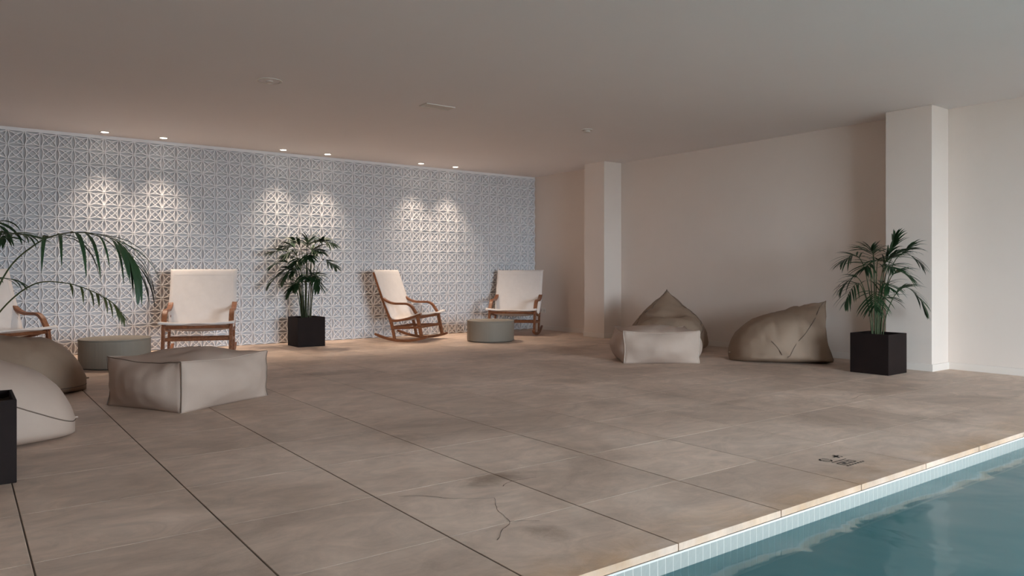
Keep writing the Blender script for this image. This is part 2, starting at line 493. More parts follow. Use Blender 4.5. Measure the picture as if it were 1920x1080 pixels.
# hairline cracks in the slabs
def crack(pts, wdt=0.0035):
    mb = MB(); vs, fs = [], []
    pp = spline([(x, y, 0) for x, y in pts], 5)
    for i, p in enumerate(pp):
        t = (pp[min(i + 1, len(pp) - 1)] - pp[max(i - 1, 0)]).normalized()
        n = Vector((-t.y, t.x, 0)); ww = wdt * (0.4 + 0.6 * random.random()) / 2
        j = Vector((random.uniform(-1, 1), random.uniform(-1, 1), 0)) * 0.003
        vs += [p + n * ww + j + Vector((0, 0, 0.0013)), p - n * ww + j + Vector((0, 0, 0.0013))]
    for i in range(len(pp) - 1): fs.append((2 * i, 2 * i + 1, 2 * i + 3, 2 * i + 2))
    mb.add(vs, fs).build('crack', M['crack'], floor)
CR = []  # filled below from floor positions
CR.append([(1.795, 2.540), (1.715, 2.412), (1.672, 2.268), (1.603, 2.215), (1.520, 2.135)])
CR.append([(1.672, 2.268), (1.735, 2.232), (1.765, 2.205)])
CR.append([(1.795, 2.540), (1.650, 2.640), (1.560, 2.760), (1.480, 2.800)])
CR.append([(2.13, 2.69), (2.0, 2.70), (1.92, 2.66)])
CR.append([(4.95, 3.05), (5.3, 2.95), (5.6, 3.0), (5.85, 2.85)])
for c in CR: crack(c)

# ------------------------------------------------------------------ pool
WZ = -0.088
pool = empty('swimming_pool', (0, 0, 0), 0, 'sunken swimming pool rimmed with small pale upright tiles', 'pool')
D = -1.35
bs = MB()
bs.box(POOL_X0 - 0.012, POOL_X1 + 0.012, POOL_Y0 - 0.012, POOL_Y1 + 0.012, D - 0.1, D)
for (x0, x1, y0, y1) in ((POOL_X0 - 0.012, POOL_X1 + 0.012, POOL_Y1, POOL_Y1 + 0.012), (POOL_X0 - 0.012, POOL_X1 + 0.012, POOL_Y0 - 0.012, POOL_Y0),
                         (POOL_X0 - 0.012, POOL_X0, POOL_Y0, POOL_Y1), (POOL_X1, POOL_X1 + 0.012, POOL_Y0, POOL_Y1)):
    bs.box(x0, x1, y0, y1, D, -0.19)
bs.build('basin', M['basin'], pool)
rim = MB()
for (x0, x1, y0, y1) in ((POOL_X0 - 0.012, POOL_X1 + 0.012, POOL_Y1 - 0.0008, POOL_Y1 + 0.012), (POOL_X0 - 0.012, POOL_X1 + 0.012, POOL_Y0 - 0.012, POOL_Y0 - 0.004),
                         (POOL_X0 - 0.012, POOL_X0 - 0.004, POOL_Y0, POOL_Y1), (POOL_X1 + 0.004, POOL_X1 + 0.012, POOL_Y0, POOL_Y1)):
    rim.box(x0, x1, y0, y1, -0.19, -0.0265)
rim.box(POOL_X0, POOL_X1, POOL_Y1 - 0.004, POOL_Y1 + 0.004, -0.033, -0.0265)
rim.build('grout_band', M['pool_grout'], pool)
TW = 0.0393
tme = MB().box(0.0016, TW - 0.0016, -0.0015, 0.005, -0.18, -0.0335).mesh('tile'); tme.materials.append(M['pool_tile'])
n = int((POOL_X1 - POOL_X0) / TW)
for i in range(n):
    o = link('tile', tme, None, pool); o.location = (POOL_X0 + i * TW, POOL_Y1, 0)
# a single water surface (top face only)
wm = bpy.data.meshes.new('water'); wm.from_pydata([(POOL_X0, POOL_Y0, 0), (POOL_X1, POOL_Y0, 0), (POOL_X1, POOL_Y1, 0), (POOL_X0, POOL_Y1, 0)], [], [(0, 1, 2, 3)])
wo = link('pool_water', wm, M['water']); wo.location = (0, 0, WZ)
tag(wo, 'still teal water filling the swimming pool', 'water', None)

# printed marking on the deck by the pool
mk = empty('floor_marking', (3.54, 2.01, 0.0014), 0, 'small black printed safety marking on the deck near the pool edge', 'floor sign')
def flat(name, polys):
    mb = MB()
    for p in polys:
        mb.add([(x, y, 0) for x, y in p], [tuple(range(len(p)))])
    me = bpy.data.meshes.new(name); me.from_pydata(mb.v, [], mb.f); me.materials.append(M['ink'])
    return link(name, me, None, mk)
def rect(x0, x1, y0, y1): return [(x0, y0), (x1, y0), (x1, y1), (x0, y1)]
ring = []
for k in range(24):
    a0, a1 = 2 * math.pi * k / 24, 2 * math.pi * (k + 1) / 24
    if k % 6 == 5: continue
    ring.append([(-0.055 + 0.032 * math.cos(a0), 0.055 + 0.032 * math.sin(a0)), (-0.055 + 0.032 * math.cos(a1), 0.055 + 0.032 * math.sin(a1)),
                 (-0.055 + 0.025 * math.cos(a1), 0.055 + 0.025 * math.sin(a1)), (-0.055 + 0.025 * math.cos(a0), 0.055 + 0.025 * math.sin(a0))])
ring.append([(-0.075, 0.078), (-0.08, 0.073), (-0.035, 0.032), (-0.03, 0.037)])
flat('prohibition_ring', ring)
flat('figure', [[(0.045, 0.045), (0.056, 0.041), (0.078, 0.086), (0.066, 0.090)], [(0.030, 0.070), (0.034, 0.060), (0.092, 0.066), (0.09, 0.076)], [(0.072, 0.042), (0.084, 0.042), (0.084, 0.054), (0.072, 0.054)]])
flat('rule', [rect(-0.075, 0.055, 0.008, 0.014)])
bx = [rect(-0.07, 0.05, -0.013, -0.008), rect(-0.07, 0.05, -0.048, -0.043), rect(-0.07, -0.064, -0.043, -0.013), rect(0.044, 0.05, -0.043, -0.013),
      rect(-0.045, -0.020, -0.036, -0.020), rect(-0.005, 0.025, -0.023, -0.019), rect(-0.005, 0.025, -0.037, -0.033)]
flat('panel_outline', bx)
flat('print_row', [rect(-0.075 + 0.024 * k, -0.075 + 0.024 * k + 0.013, -0.072, -0.061) for k in range(7)])

# ------------------------------------------------------------------ ceiling fittings
SPX = [1.333, 1.948, 3.384, 3.99, 5.426, 6.016]
ords = ['leftmost', 'second from left', 'third from left', 'third from right', 'second from right', 'rightmost']
def disc(mb, r0, r1, z0, z1, n=28):
    vs, fs = [], []
    for k in range(n):
        a = 2 * math.pi * k / n; c, s_ = math.cos(a), math.sin(a)
        vs += [(r0 * c, r0 * s_, z0), (r1 * c, r1 * s_, z0), (r1 * c, r1 * s_, z1), (r0 * c, r0 * s_, z1)]
    for k in range(n):
        j, m_ = 4 * k, 4 * ((k + 1) % n)
        for q in range(4):
            fs.append((j + q, m_ + q, m_ + (q + 1) % 4, j + (q + 1) % 4))
    mb.add(vs, fs)
def fulldisc(mb, r, z0, z1, n=28):
    vs = [(r * math.cos(2 * math.pi * k / n), r * math.sin(2 * math.pi * k / n), z) for z in (z0, z1) for k in range(n)]
    fs = [tuple(range(n)), tuple(range(2 * n - 1, n - 1, -1))] + [(k, (k + 1) % n, n + (k + 1) % n, n + k) for k in range(n)]
    mb.add(vs, fs)
for i, x in enumerate(SPX):
    t = empty('ceiling_downlight', (x, 9.545, H), 0, 'lit recessed ceiling downlight above the tile wall, ' + ords[i] + ' of six', 'downlight', 'downlights along the tiled wall')
    mb = MB(); disc(mb, 0.040, 0.052, -0.006, 0.0); mb.build('trim_ring', M['white_plastic'], t)
    mb = MB(); fulldisc(mb, 0.0395, -0.005, -0.001); mb.build('lens', M['lamp'], t)
    L = bpy.data.lights.new('spot', 'SPOT'); L.energy = SPOT_W; L.color = (1.0, 0.80, 0.62)
    L.spot_size = math.radians(84); L.spot_blend = 1.0; L.shadow_soft_size = 0.035
    lo = bpy.data.objects.new('spot', L); COL.objects.link(lo); lo.parent = t; lo.location = (0, 0, -0.012)
    lo.rotation_euler = (math.radians(-8), 0, 0)

t = empty('ceiling_speaker', (2.076, 6.18, H), 0, 'round white ceiling speaker grille, largest round ceiling fitting', 'speaker')
mb = MB(); disc(mb, 0.085, 0.102, -0.008, 0); mb.build('rim', M['white_plastic'], t, bevel=0.002)
mb = MB(); disc(mb, 0.030, 0.082, -0.004, 0); mb.build('grille', M['ceiling'], t)
mb = MB(); fulldisc(mb, 0.028, -0.012, 0); mb.build('hub', M['white_plastic'], t)
t = empty('smoke_detector', (5.62, 6.18, H), 0, 'small round white detector on the ceiling towards the right wall', 'detector')
mb = MB(); fulldisc(mb, 0.062, -0.012, 0); mb.build('base', M['white_plastic'], t, bevel=0.003)
mb = MB(); fulldisc(mb, 0.038, -0.034, -0.012); mb.build('sensor_cap', M['white_plastic'], t, bevel=0.006)
t = empty('ceiling_vent', (3.69, 6.18, H), 0, 'rectangular slatted air vent in the middle of the ceiling', 'vent')
mb = MB()
for (x0, x1, y0, y1) in ((-0.16, 0.16, -0.075, -0.058), (-0.16, 0.16, 0.058, 0.075), (-0.16, -0.143, -0.058, 0.058), (0.143, 0.16, -0.058, 0.058)):
    mb.box(x0, x1, y0, y1, -0.010, 0)
mb.build('frame', M['white_plastic'], t, bevel=0.002)
MB().box(-0.143, 0.143, -0.058, 0.058, -0.0015, 0).build('backing', M['dark_slot'], t)
for k in range(4):
    y = -0.043 + k * 0.0287
    MB().add([(-0.143, y - 0.012, -0.004), (0.143, y - 0.012, -0.004), (0.143, y + 0.010, -0.009), (-0.143, y + 0.010, -0.009),
              (-0.143, y - 0.012, -0.002), (0.143, y - 0.012, -0.002), (0.143, y + 0.010, -0.007), (-0.143, y + 0.010, -0.007)],
             [(0, 3, 2, 1), (4, 5, 6, 7), (0, 1, 5, 4), (1, 2, 6, 5), (2, 3, 7, 6), (3, 0, 4, 7)]).build('slat', M['white_plastic'], t)
t = empty('wall_socket', (XR, 9.60, 0.314), 0, 'double white power socket low on the cream wall by the corner', 'socket')
MB().box(-0.010, 0, -0.075, 0.075, -0.043, 0.043).build('cover_plate', M['skirting'], t, bevel=0.003)
for y in (-0.036, 0.036):
    mb = MB(); mb.box(-0.013, -0.010, y - 0.028, y + 0.028, -0.028, 0.028); so = mb.build('socket_face', M['white_plastic'], t, bevel=0.001)
    for d in (-0.009, 0.009):
        MB().box(-0.0138, -0.0131, y + d - 0.003, y + d + 0.003, -0.003, 0.003).build('pin_hole', M['dark_slot'], so)

# ------------------------------------------------------------------ rocking chairs
def make_chair(loc, face, label):
    t = empty('rocking_chair', (loc[0], loc[1], 0), math.atan2(face[1], face[0]), label, 'rocking chair', 'rocking chairs along the tiled wall')
    W = 0.345
    rock = []
    for k in range(19):
        x = -0.29 + 0.79 * k / 18
        rock.append((x, 0.0175 + (x - 0.13) ** 2 / 2.1))
    for s in (-1, 1):
        y0, y1 = s * W - 0.016, s * W + 0.016
        MB().plank(rock, [0.012] + [0.0175] * 17 + [0.012], y0, y1).build('rocker', M['wood'], t, bevel=0.005)
        MB().plank(spline2([(0.012, 0.030), (-0.012, 0.15), (-0.05, 0.29), (-0.175, 0.60), (-0.305, 0.945)], 4), [0.020] * 13 + [0.017] * 4, y0 + 0.002, y1 - 0.002).build('back_post', M['wood'], t, bevel=0.005)
        MB().plank(spline2([(0.415, 0.062), (0.385, 0.2), (0.350, 0.368)], 3), [0.022] * 7, y0 - 0.002, y1 + 0.002).build('leg', M['wood'], t, bevel=0.005)
        arm = spline2([(-0.172, 0.595), (-0.10, 0.550), (0.0, 0.520), (0.12, 0.518), (0.205, 0.515), (0.268, 0.480), (0.312, 0.420), (0.345, 0.372)], 4)
        MB().plank(arm, [0.015] * len(arm), s * W - 0.027, s * W + 0.027).build('armrest', M['wood'], t, bevel=0.006)
        rail = spline2([(-0.055, 0.285), (0.06, 0.288), (0.2, 0.315), (0.32, 0.352), (0.395, 0.374)], 4)
        MB().plank(rail, 0.016, y0 + 0.003, y1 - 0.003).build('seat_rail', M['wood'], t, bevel=0.004)
        MB().plank([(-0.010, 0.185), (0.385, 0.205)], 0.017, s * W - 0.010, s * W + 0.010).build('side_stretcher', M['wood'], t, bevel=0.004)
    MB().box(0.368, 0.392, -W + 0.014, W - 0.014, 0.19, 0.228).build('front_stretcher', M['wood'], t, bevel=0.004)
    MB().box(-0.030, -0.008, -W + 0.014, W - 0.014, 0.175, 0.212).build('rear_stretcher', M['wood'], t, bevel=0.004)
    MB().plank([(0.345, 0.336), (0.365, 0.342)], 0.016, -W + 0.014, W - 0.014).build('front_rail', M['wood'], t, bevel=0.004)
    MB().plank([(-0.298, 0.900), (-0.309, 0.930)], 0.010, -W + 0.014, W - 0.014).build('top_rail', M['wood'], t, bevel=0.004)
    # canvas sling, one sheet from the top rail to the seat front
    prof = spline2([(-0.312, 0.972), (-0.285, 0.945), (-0.215, 0.755), (-0.140, 0.565), (-0.075, 0.400), (-0.030, 0.318), (0.05, 0.298), (0.18, 0.322), (0.31, 0.366), (0.40, 0.398), (0.432, 0.402), (0.440, 0.380)], 4)
    nu = len(prof); nv = 20
    vs, fs = [], []
    for i, (x, z) in enumerate(prof):
        u = i / (nu - 1)
        seat = max(0.0, min(1.0, (u - 0.40) / 0.12))
        hw = 0.372 - 0.008 * math.sin(u * 9) if seat < 0.5 else 0.372 + 0.020 * max(0, (u - 0.7) / 0.3)
        if 0.30 < u < 0.72: hw -= 0.030 * math.sin((u - 0.30) / 0.42 * math.pi)      # the sheet narrows between the arms
        for j in range(nv + 1):
            v = j / nv * 2 - 1
            sag = (1 - v * v)
            dz = -0.030 * sag * seat * (1 - 0.5 * max(0, (u - 0.8) / 0.2)) + 0.014 * math.exp(-(v / 0.35) ** 2) * max(0, (u - 0.82) / 0.18)
            dx = -0.022 * sag * (1 - seat)
            nz_ = 0.003 * noise.noise(Vector((x * 9 + loc[0], v * 5, z * 9)))
            vs.append((x + dx + nz_, v * hw, z + dz + nz_))
    for i in range(nu - 1):
        for j in range(nv):
            a = i * (nv + 1) + j
            fs.append((a, a + 1, a + nv + 2, a + nv + 1))
    o = MB().add(vs, fs).build('canvas_sling', M['canvas'], t, smooth=True)
    m = o.modifiers.new('thick', 'SOLIDIFY'); m.thickness = 0.007; m.offset = 1.0
    # stitched hem along the top edge and sides of the back
    hem = MB()
    for v in (-0.94, 0.94):
        p = []
        for i in range(2, int(nu * 0.36)):
            j = int(round((v + 1) / 2 * nv)); q = Vector(vs[i * (nv + 1) + j]); p.append(q + Vector((0.006, 0, 0.002)))
        hem.tube(p, 0.0022, 5)
    p = [Vector(vs[5 * (nv + 1) + j]) + Vector((0.006, 0, 0.002)) for j in range(1, nv)]
    hem.tube(p, 0.0022, 5)
    hem.build('hem', M['canvas'], o, smooth=True)
    return t
make_chair((0.25, 9.00), (0.5, -0.87), 'wooden rocking chair with white canvas, cut off by the left edge of the photo')
make_chair((2.24, 9.00), (-0.35, -0.94), 'white canvas rocking chair facing front behind the large square pouf')
make_chair((5.03, 9.30), (0.58, -0.81), 'white canvas rocking chair seen from its side, both armrests showing')
make_chair((6.92, 9.21), (-0.745, -0.667), 'white canvas rocking chair in the far corner behind the drum table')

# ------------------------------------------------------------------ drum tables
def drum(loc, label):
    t = empty('drum_table', (loc[0], loc[1], 0), 0, label, 'side table', 'low round drum tables')
    prof = [(0.0, 0.006), (0.300, 0.006), (0.309, 0.012), (0.320, 0.012), (0.3235, 0.018), (0.3235, 0.268), (0.320, 0.2715), (0.0, 0.2715)]
    def lathe(pr, n=64):
        vs, fs = [], []
        for (r, z) in pr:
            for k in range(n):
                a = 2 * math.pi * k / n; vs.append((r * math.cos(a), r * math.sin(a), z))
        for i in range(len(pr) - 1):
            for k in range(n):
                fs.append((i * n + k, i * n + (k + 1) % n, (i + 1) * n + (k + 1) % n, (i + 1) * n + k))
        return MB().add(vs, fs)
    b = lathe(prof).build('body', M['drum'], t)
    lathe([(0.0, 0.2715), (0.3245, 0.2715), (0.327, 0.274), (0.327, 0.283), (0.3245, 0.2855), (0.0, 0.2855)]).build('top', M['drum'], t)
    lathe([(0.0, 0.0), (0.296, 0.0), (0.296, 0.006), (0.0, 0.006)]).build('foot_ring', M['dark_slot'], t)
drum((1.26, 8.37), 'grey green drum table between the two left rocking chairs')
drum((5.89, 8.44), 'grey green drum table in front of the corner rocking chair')

# ------------------------------------------------------------------ square poufs
def pouf(loc, rz, sx, sy, hz, mats, label, seed, seam_mats, bulge=0.07, pinch=1.0):
    t = empty('square_pouf', (loc[0], loc[1], 0), rz, label, 'pouf', 'square fabric poufs')
    n = 22
    def pos(u, v, w):
        # bulged faces, edges drawn in between the pointed corners
        au, av, aw = 1 - u * u, 1 - v * v, 1 - w * w
        x = sx / 2 * u * (1 - pinch * (0.045 * aw * abs(v) ** 3 + 0.035 * av)) + math.copysign(1, u) * bulge * abs(u) ** 4 * av * aw * 1.25
        y = sy / 2 * v * (1 - pinch * (0.045 * aw * abs(u) ** 3 + 0.035 * au)) + math.copysign(1, v) * bulge * abs(v) ** 4 * au * aw * 1.25
        z = hz * (w + 1) / 2
        if w > 0:
            z -= 0.022 * w * (au * abs(v) ** 5 + av * abs(u) ** 5)
            z += 0.035 * w * au * av
        p = Vector((x, y, z))
        k = noise.noise(Vector((x * 4 + seed, y * 4, z * 4))) * 0.014 + noise.noise(Vector((x * 9, y * 9 + seed, z * 13))) * 0.009
        tuck = noise.noise(Vector((x * 16 + seed, y * 16, z * 5))) * 0.008 * (abs(u) ** 6 + abs(v) ** 6) * (1 if w < 0.9 else 0.4)
        d = Vector((u * abs(u), v * abs(v), max(w, 0) ** 3))
        if d.length > 1e-4: p += d.normalized() * (k + tuck) * (1 - max(0, -w) ** 3)
        p.z = max(p.z, 0.0)
        return p
    bm = bmesh.new()
    gv = {}
    def g(i, j, k):
        key = (i, j, k)
        if key not in gv: gv[key] = bm.verts.new(pos(i / n * 2 - 1, j / n * 2 - 1, k / n * 2 - 1))
        return gv[key]
    for a in range(n):
        for b in range(n):
            for k in (0, n):
                bm.faces.new([g(a, b, k), g(a + 1, b, k), g(a + 1, b + 1, k), g(a, b + 1, k)])
                bm.faces.new([g(a, k, b), g(a + 1, k, b), g(a + 1, k, b + 1), g(a, k, b + 1)])
                bm.faces.new([g(k, a, b), g(k, a + 1, b), g(k, a + 1, b + 1), g(k, a, b + 1)])
    bmesh.ops.recalc_face_normals(bm, faces=bm.faces)
    me = bpy.data.meshes.new('cushion'); bm.to_mesh(me); bm.free()
    o = link('cushion', me, mats, t, smooth=True)
    for (a, b) in ((-1, -1), (1, -1), (1, 1), (-1, 1)):
        pts = [pos(a, b, k / 14 * 1.96 - 0.98) + Vector((a, b, 0)).normalized() * 0.0008 for k in range(15)]
        MB().tube(pts, 0.0035, 6).build('seam', seam_mats[0], t, smooth=True)
    for q in (-1, 1):
        if q == 1: seam_mats = (seam_mats[0], mats)
        MB().tube([pos(k / 20 * 2 - 1, q, 1) + Vector((0, q * .001, 0.001)) for k in range(21)], 0.0032, 6).build('seam', mats, t, smooth=True)
        MB().tube([pos(q, k / 20 * 2 - 1, 1) + Vector((q * .001, 0, 0.001)) for k in range(21)], 0.0032, 6).build('seam', seam_mats[1], t, smooth=True)
    return t
pouf((1.371, 5.82), math.radians(28.2), 0.80, 0.73, 0.345, M['bag_light'], 'large pale square pouf with dark seams in the left foreground', 3.1, (M['seam'], M['seam']), bulge=0.085, pinch=0.8)
pouf((6.04, 5.55), math.radians(-36.5), 0.78, 0.68, 0.335, M['bag_light'], 'pale square pouf in front of the pointed bean bag by the right wall', 8.4, (M['seam_light'], M['bag_light']), bulge=0.085, pinch=0.35)

# ------------------------------------------------------------------ bean bags (nose at +x, pointed back at -x)
def lerp_tab(tab, s):
    """cubic Hermite through the table"""
    n = len(tab)
    for i in range(n - 1):
        (a, va), (b, vb) = tab[i], tab[i + 1]
        if s <= b:
            def slope(k):
                p, q = tab[max(k - 1, 0)], tab[min(k + 1, n - 1)]
                return (q[1] - p[1]) / (q[0] - p[0])
            h = b - a; t = (s - a) / h
            return ((2 * t ** 3 - 3 * t * t + 1) * va + (t ** 3 - 2 * t * t + t) * h * slope(i)
                    + (3 * t * t - 2 * t ** 3) * vb + (t ** 3 - t * t) * h * slope(i + 1))
    return tab[-1][1]
def bean_bag(loc, rz, label, seed, m, seam_paths, scale=1.0, peak=0.65, dent=0.06, skew=0.0, length=1.05, lean=0.05, rough=1.0):
    t = empty('bean_bag', (loc[0], loc[1], 0), rz, label, 'bean bag', 'bean bag loungers')
    ns, na = 46, 56
    wt = [(0, 0.02), (0.03, 0.15), (0.10, 0.27), (0.22, 0.37), (0.40, 0.445), (0.60, 0.47), (0.80, 0.475), (0.93, 0.46), (1.0, 0.47)]
    ht = [(0, 0.02), (0.03, 0.10), (0.10, 0.215), (0.22, 0.305), (0.40, 0.375), (0.60, 0.44), (0.80, 0.50), (0.93, peak - 0.10), (1.0, peak - 0.06)]
    zb = [(0, 0.075), (0.06, 0.085), (0.25, 0.10), (0.6, 0.10), (0.9, 0.075), (1.0, 0.05)]
    pt = [(0, 2.1), (0.35, 2.2), (0.6, 2.1), (0.8, 1.8), (0.92, 1.35), (1.0, 0.84)]
    def pos(s, a):
        W, Hh, Z0, p = lerp_tab(wt, s), lerp_tab(ht, s), lerp_tab(zb, s), lerp_tab(pt, s)
        c, sn = math.cos(a), math.sin(a)
        x = length * (0.5 - s)
        if sn >= 0:
            y = W * math.copysign(abs(c) ** (2 / p), c); z = Z0 + Hh * abs(sn) ** (2 / p)
        else:
            y = W * math.copysign(abs(c) ** (2 / 3.2), c); z = Z0 - (Z0 + 0.004) * abs(sn) ** (2 / 3.2)
            y *= 0.93 + 0.07 * (1 - abs(sn))
        y += skew * max(0, z - 0.3) * s
        up = max(0.0, sn)
        z -= dent * up * math.exp(-((s - 0.55) / 0.20) ** 2 - (y / 0.26) ** 2)
        x -= lean * up ** 3 * max(0, (s - 0.75) / 0.25)
        q = Vector((x * 3.2 + seed, y * 3.2, z * 3.2))
        k = 0.018 * noise.noise(q) + 0.012 * noise.noise(q * 2.4 + Vector((0, seed, 0))) + 0.005 * noise.noise(q * 6.1)
        fold = 0.032 * (1 - abs(noise.noise(Vector((x * 5 + seed, y * 9 + z * 3, z * 5))))) ** 8 * (0.3 + 0.7 * s)
        amp = 1.0 if sn > -0.2 else 0.2
        d = Vector((0.35 * (0.5 - s), c, sn)).normalized()
        pp = Vector((x, y, z)) + d * (k - fold) * amp * rough * min(1, s * 8)
        pp.z = max(pp.z, 0.0)
        return pp * scale
    bm = bmesh.new()
    rings = []
    for i in range(ns + 1):
        s = (1 - math.cos(math.pi * 0.5 * i / ns)) if i < ns * 0.35 else None
        s = (i / ns) ** 1.35
        rings.append([bm.verts.new(pos(max(s, 0.0008), 2 * math.pi * k / na)) for k in range(na)])
    for f in (0.8, 0.55, 0.3):                                      # puffed back panel
        cen = Vector((-length * 0.5 * scale - 0.02, 0, 0.22 * scale))
        rings.append([bm.verts.new(cen + (rings[ns][k].co - cen) * f + Vector((-0.055 * (1 - f * f), 0, 0))) for k in range(na)])
    for i in range(len(rings) - 1):
        for k in range(na):
            bm.faces.new([rings[i][k], rings[i][(k + 1) % na], rings[i + 1][(k + 1) % na], rings[i + 1][k]])
    bm.faces.new(rings[0]); bm.faces.new(list(reversed(rings[-1])))
    bmesh.ops.recalc_face_normals(bm, faces=bm.faces)
    for v in bm.verts: v.co.z = max(v.co.z, 0)
    me = bpy.data.meshes.new('cover'); bm.to_mesh(me); bm.free()
    o = link('cover', me, m, t, smooth=True)
    for path in seam_paths:
        pts = []
        for q in range(41):
            f = q / 40
            sp = spline([(s_, a_, 0) for s_, a_ in path], 10)
            ii = f * (len(sp) - 1); i0 = int(ii); i1 = min(i0 + 1, len(sp) - 1)
            c = sp[i0].lerp(sp[i1], ii - i0)
            pts.append(pos(min(max(c.x, 0.001), 1), math.radians(c.y)) + Vector((0, math.cos(math.radians(c.y)), math.sin(math.radians(c.y)))) * 0.001)
        MB().tube(pts, 0.0036, 6).build('seam', M['seam'], t, smooth=True)
    # edge piping of the back panel and the little pull tab at the nose
    pts = [pos(1.0, math.radians(a)) for a in range(0, 181, 6)]
    MB().tube(pts, 0.006, 6).build('piping', m, t, smooth=True)
    p = pos(0.001, 0.3)
    MB().box(p.x - 0.004, p.x + 0.02, p.y - 0.012, p.y + 0.012, p.z - 0.003, p.z + 0.006).build('pull_tab', m, t, bevel=0.002)
    return t
bean_bag((0.045, 5.08), math.radians(2), 'rounded bean bag right behind the dark planter at the left edge', 1.7, M['bag_light'], [[(0.0, 178), (0.2, 166), (0.45, 152), (1.0, 130)], [(0.0, 8), (0.3, 24), (1.0, 60)]], scale=0.97, dent=0.0, rough=0.35)
bean_bag((0.31, 6.95), math.radians(-4), 'taupe bean bag at the left edge, behind the front bean bag', 5.2, M['bag'], [[(0.0, 5), (0.4, 24), (1.0, 66)], [(0.0, 192), (0.3, 196), (0.7, 196)]], dent=0.09)
bean_bag((6.90, 6.12), math.atan2(-0.70, -0.71), 'pointed taupe bean bag leaning up behind the square pouf', 9.3, M['bag'], [[(0.2, 20), (0.6, 40), (1.0, 88)], [(0.2, 160), (0.6, 140), (1.0, 92)]], peak=0.74, dent=0.13, length=0.98)
bean_bag((7.06, 4.80), math.atan2(0.60, -0.80), 'taupe bean bag with its raised point towards the right planter', 12.6, M['bag'], [[(1.0, 88), (0.88, 56), (0.75, 34), (0.60, 14), (0.50, -6)], [(0.34, 20), (0.42, 4), (0.50, -12)]], peak=0.65, dent=0.02, length=0.93, lean=0.11)

# ------------------------------------------------------------------ planters and palms
def planter(loc, rz, label, size=0.36):
    t = empty('planter', (loc[0], loc[1], 0), rz, label, 'planter', 'dark cube planters')
    h = size / 2; th = 0.014; H_ = 0.372
    mb = MB()
    vs, fs = [], []
    for (q, z) in ((h, 0), (h, H_), (h - th, H_), (h - th, 0.05)):
        vs += [(-q, -q, z), (q, -q, z), (q, q, z), (-q, q, z)]
    for i in range(3):
        for k in range(4):
            fs.append((i * 4 + k, i * 4 + (k + 1) % 4, i * 4 + 4 + (k + 1) % 4, i * 4 + 4 + k))
    fs += [(3, 2, 1, 0), (12, 13, 14, 15)]
    mb.add(vs, fs).build('shell', M['planter'], t, bevel=0.003)
    n = 14; q = h - th - 0.001
    vs = [(-q + 2 * q * i / n, -q + 2 * q * j / n, H_ - 0.035 + 0.010 * noise.noise(Vector((i * 0.9 + loc[0], j * 0.9, 0)))) for i in range(n + 1) for j in range(n + 1)]
    fs = [(i * (n + 1) + j, (i + 1) * (n + 1) + j, (i + 1) * (n + 1) + j + 1, i * (n + 1) + j + 1) for i in range(n) for j in range(n)]
    MB().add(vs, fs).build('soil', M['soil'], t, smooth=True)
    return t
planter((3.60, 9.30), 0.0, 'dark cube planter against the tiled wall')
planter((6.97, 3.60), math.radians(1.5), 'dark cube planter beside the right pilaster')
planter((0.030, 4.182), 0.0, 'dark cube planter cut off at the left edge')

RV = Vector((math.cos(YAW), -math.sin(YAW), 0))       # across and depth directions used to lay out the fronds
VV = Vector((math.sin(YAW), math.cos(YAW), 0))
def leaflet(base, d0, length, width, droop, seg=6, twist=0.0):
    """curved tapering blade with a shallow keel"""
    vs, fs = [], []
    p = Vector(base); d = d0.normalized(); st = length / seg
    side0 = d.cross(Vector((0, 0, 1)))
    side0 = side0.normalized() if side0.length > 1e-3 else Vector((1, 0, 0))
    for i in range(seg + 1):
        f = i / seg
        sd = d.cross(Vector((0, 0, 1))); sd = sd.normalized() if sd.length > 0.05 else side0
        if sd.dot(side0) < 0: sd = -sd
        side0 = sd
        nrm = sd.cross(d).normalized()
        sd2 = (sd * math.cos(twist) + nrm * math.sin(twist))
        wdt = width * (0.35 + 0.65 * min(1, f * 4)) * (1 - f ** 2.2) ** 0.8 + 0.0006
        vs += [p - sd2 * wdt / 2, p - nrm * wdt * 0.12, p + sd2 * wdt / 2]
        d = (d + Vector((0, 0, -1)) * droop * (0.4 + 1.3 * f) / seg).normalized()
        p = p + d * st
    for i in range(seg):
        j = i * 3
        fs += [(j, j + 1, j + 4, j + 3), (j + 1, j + 2, j + 5, j + 4)]
    return vs, fs
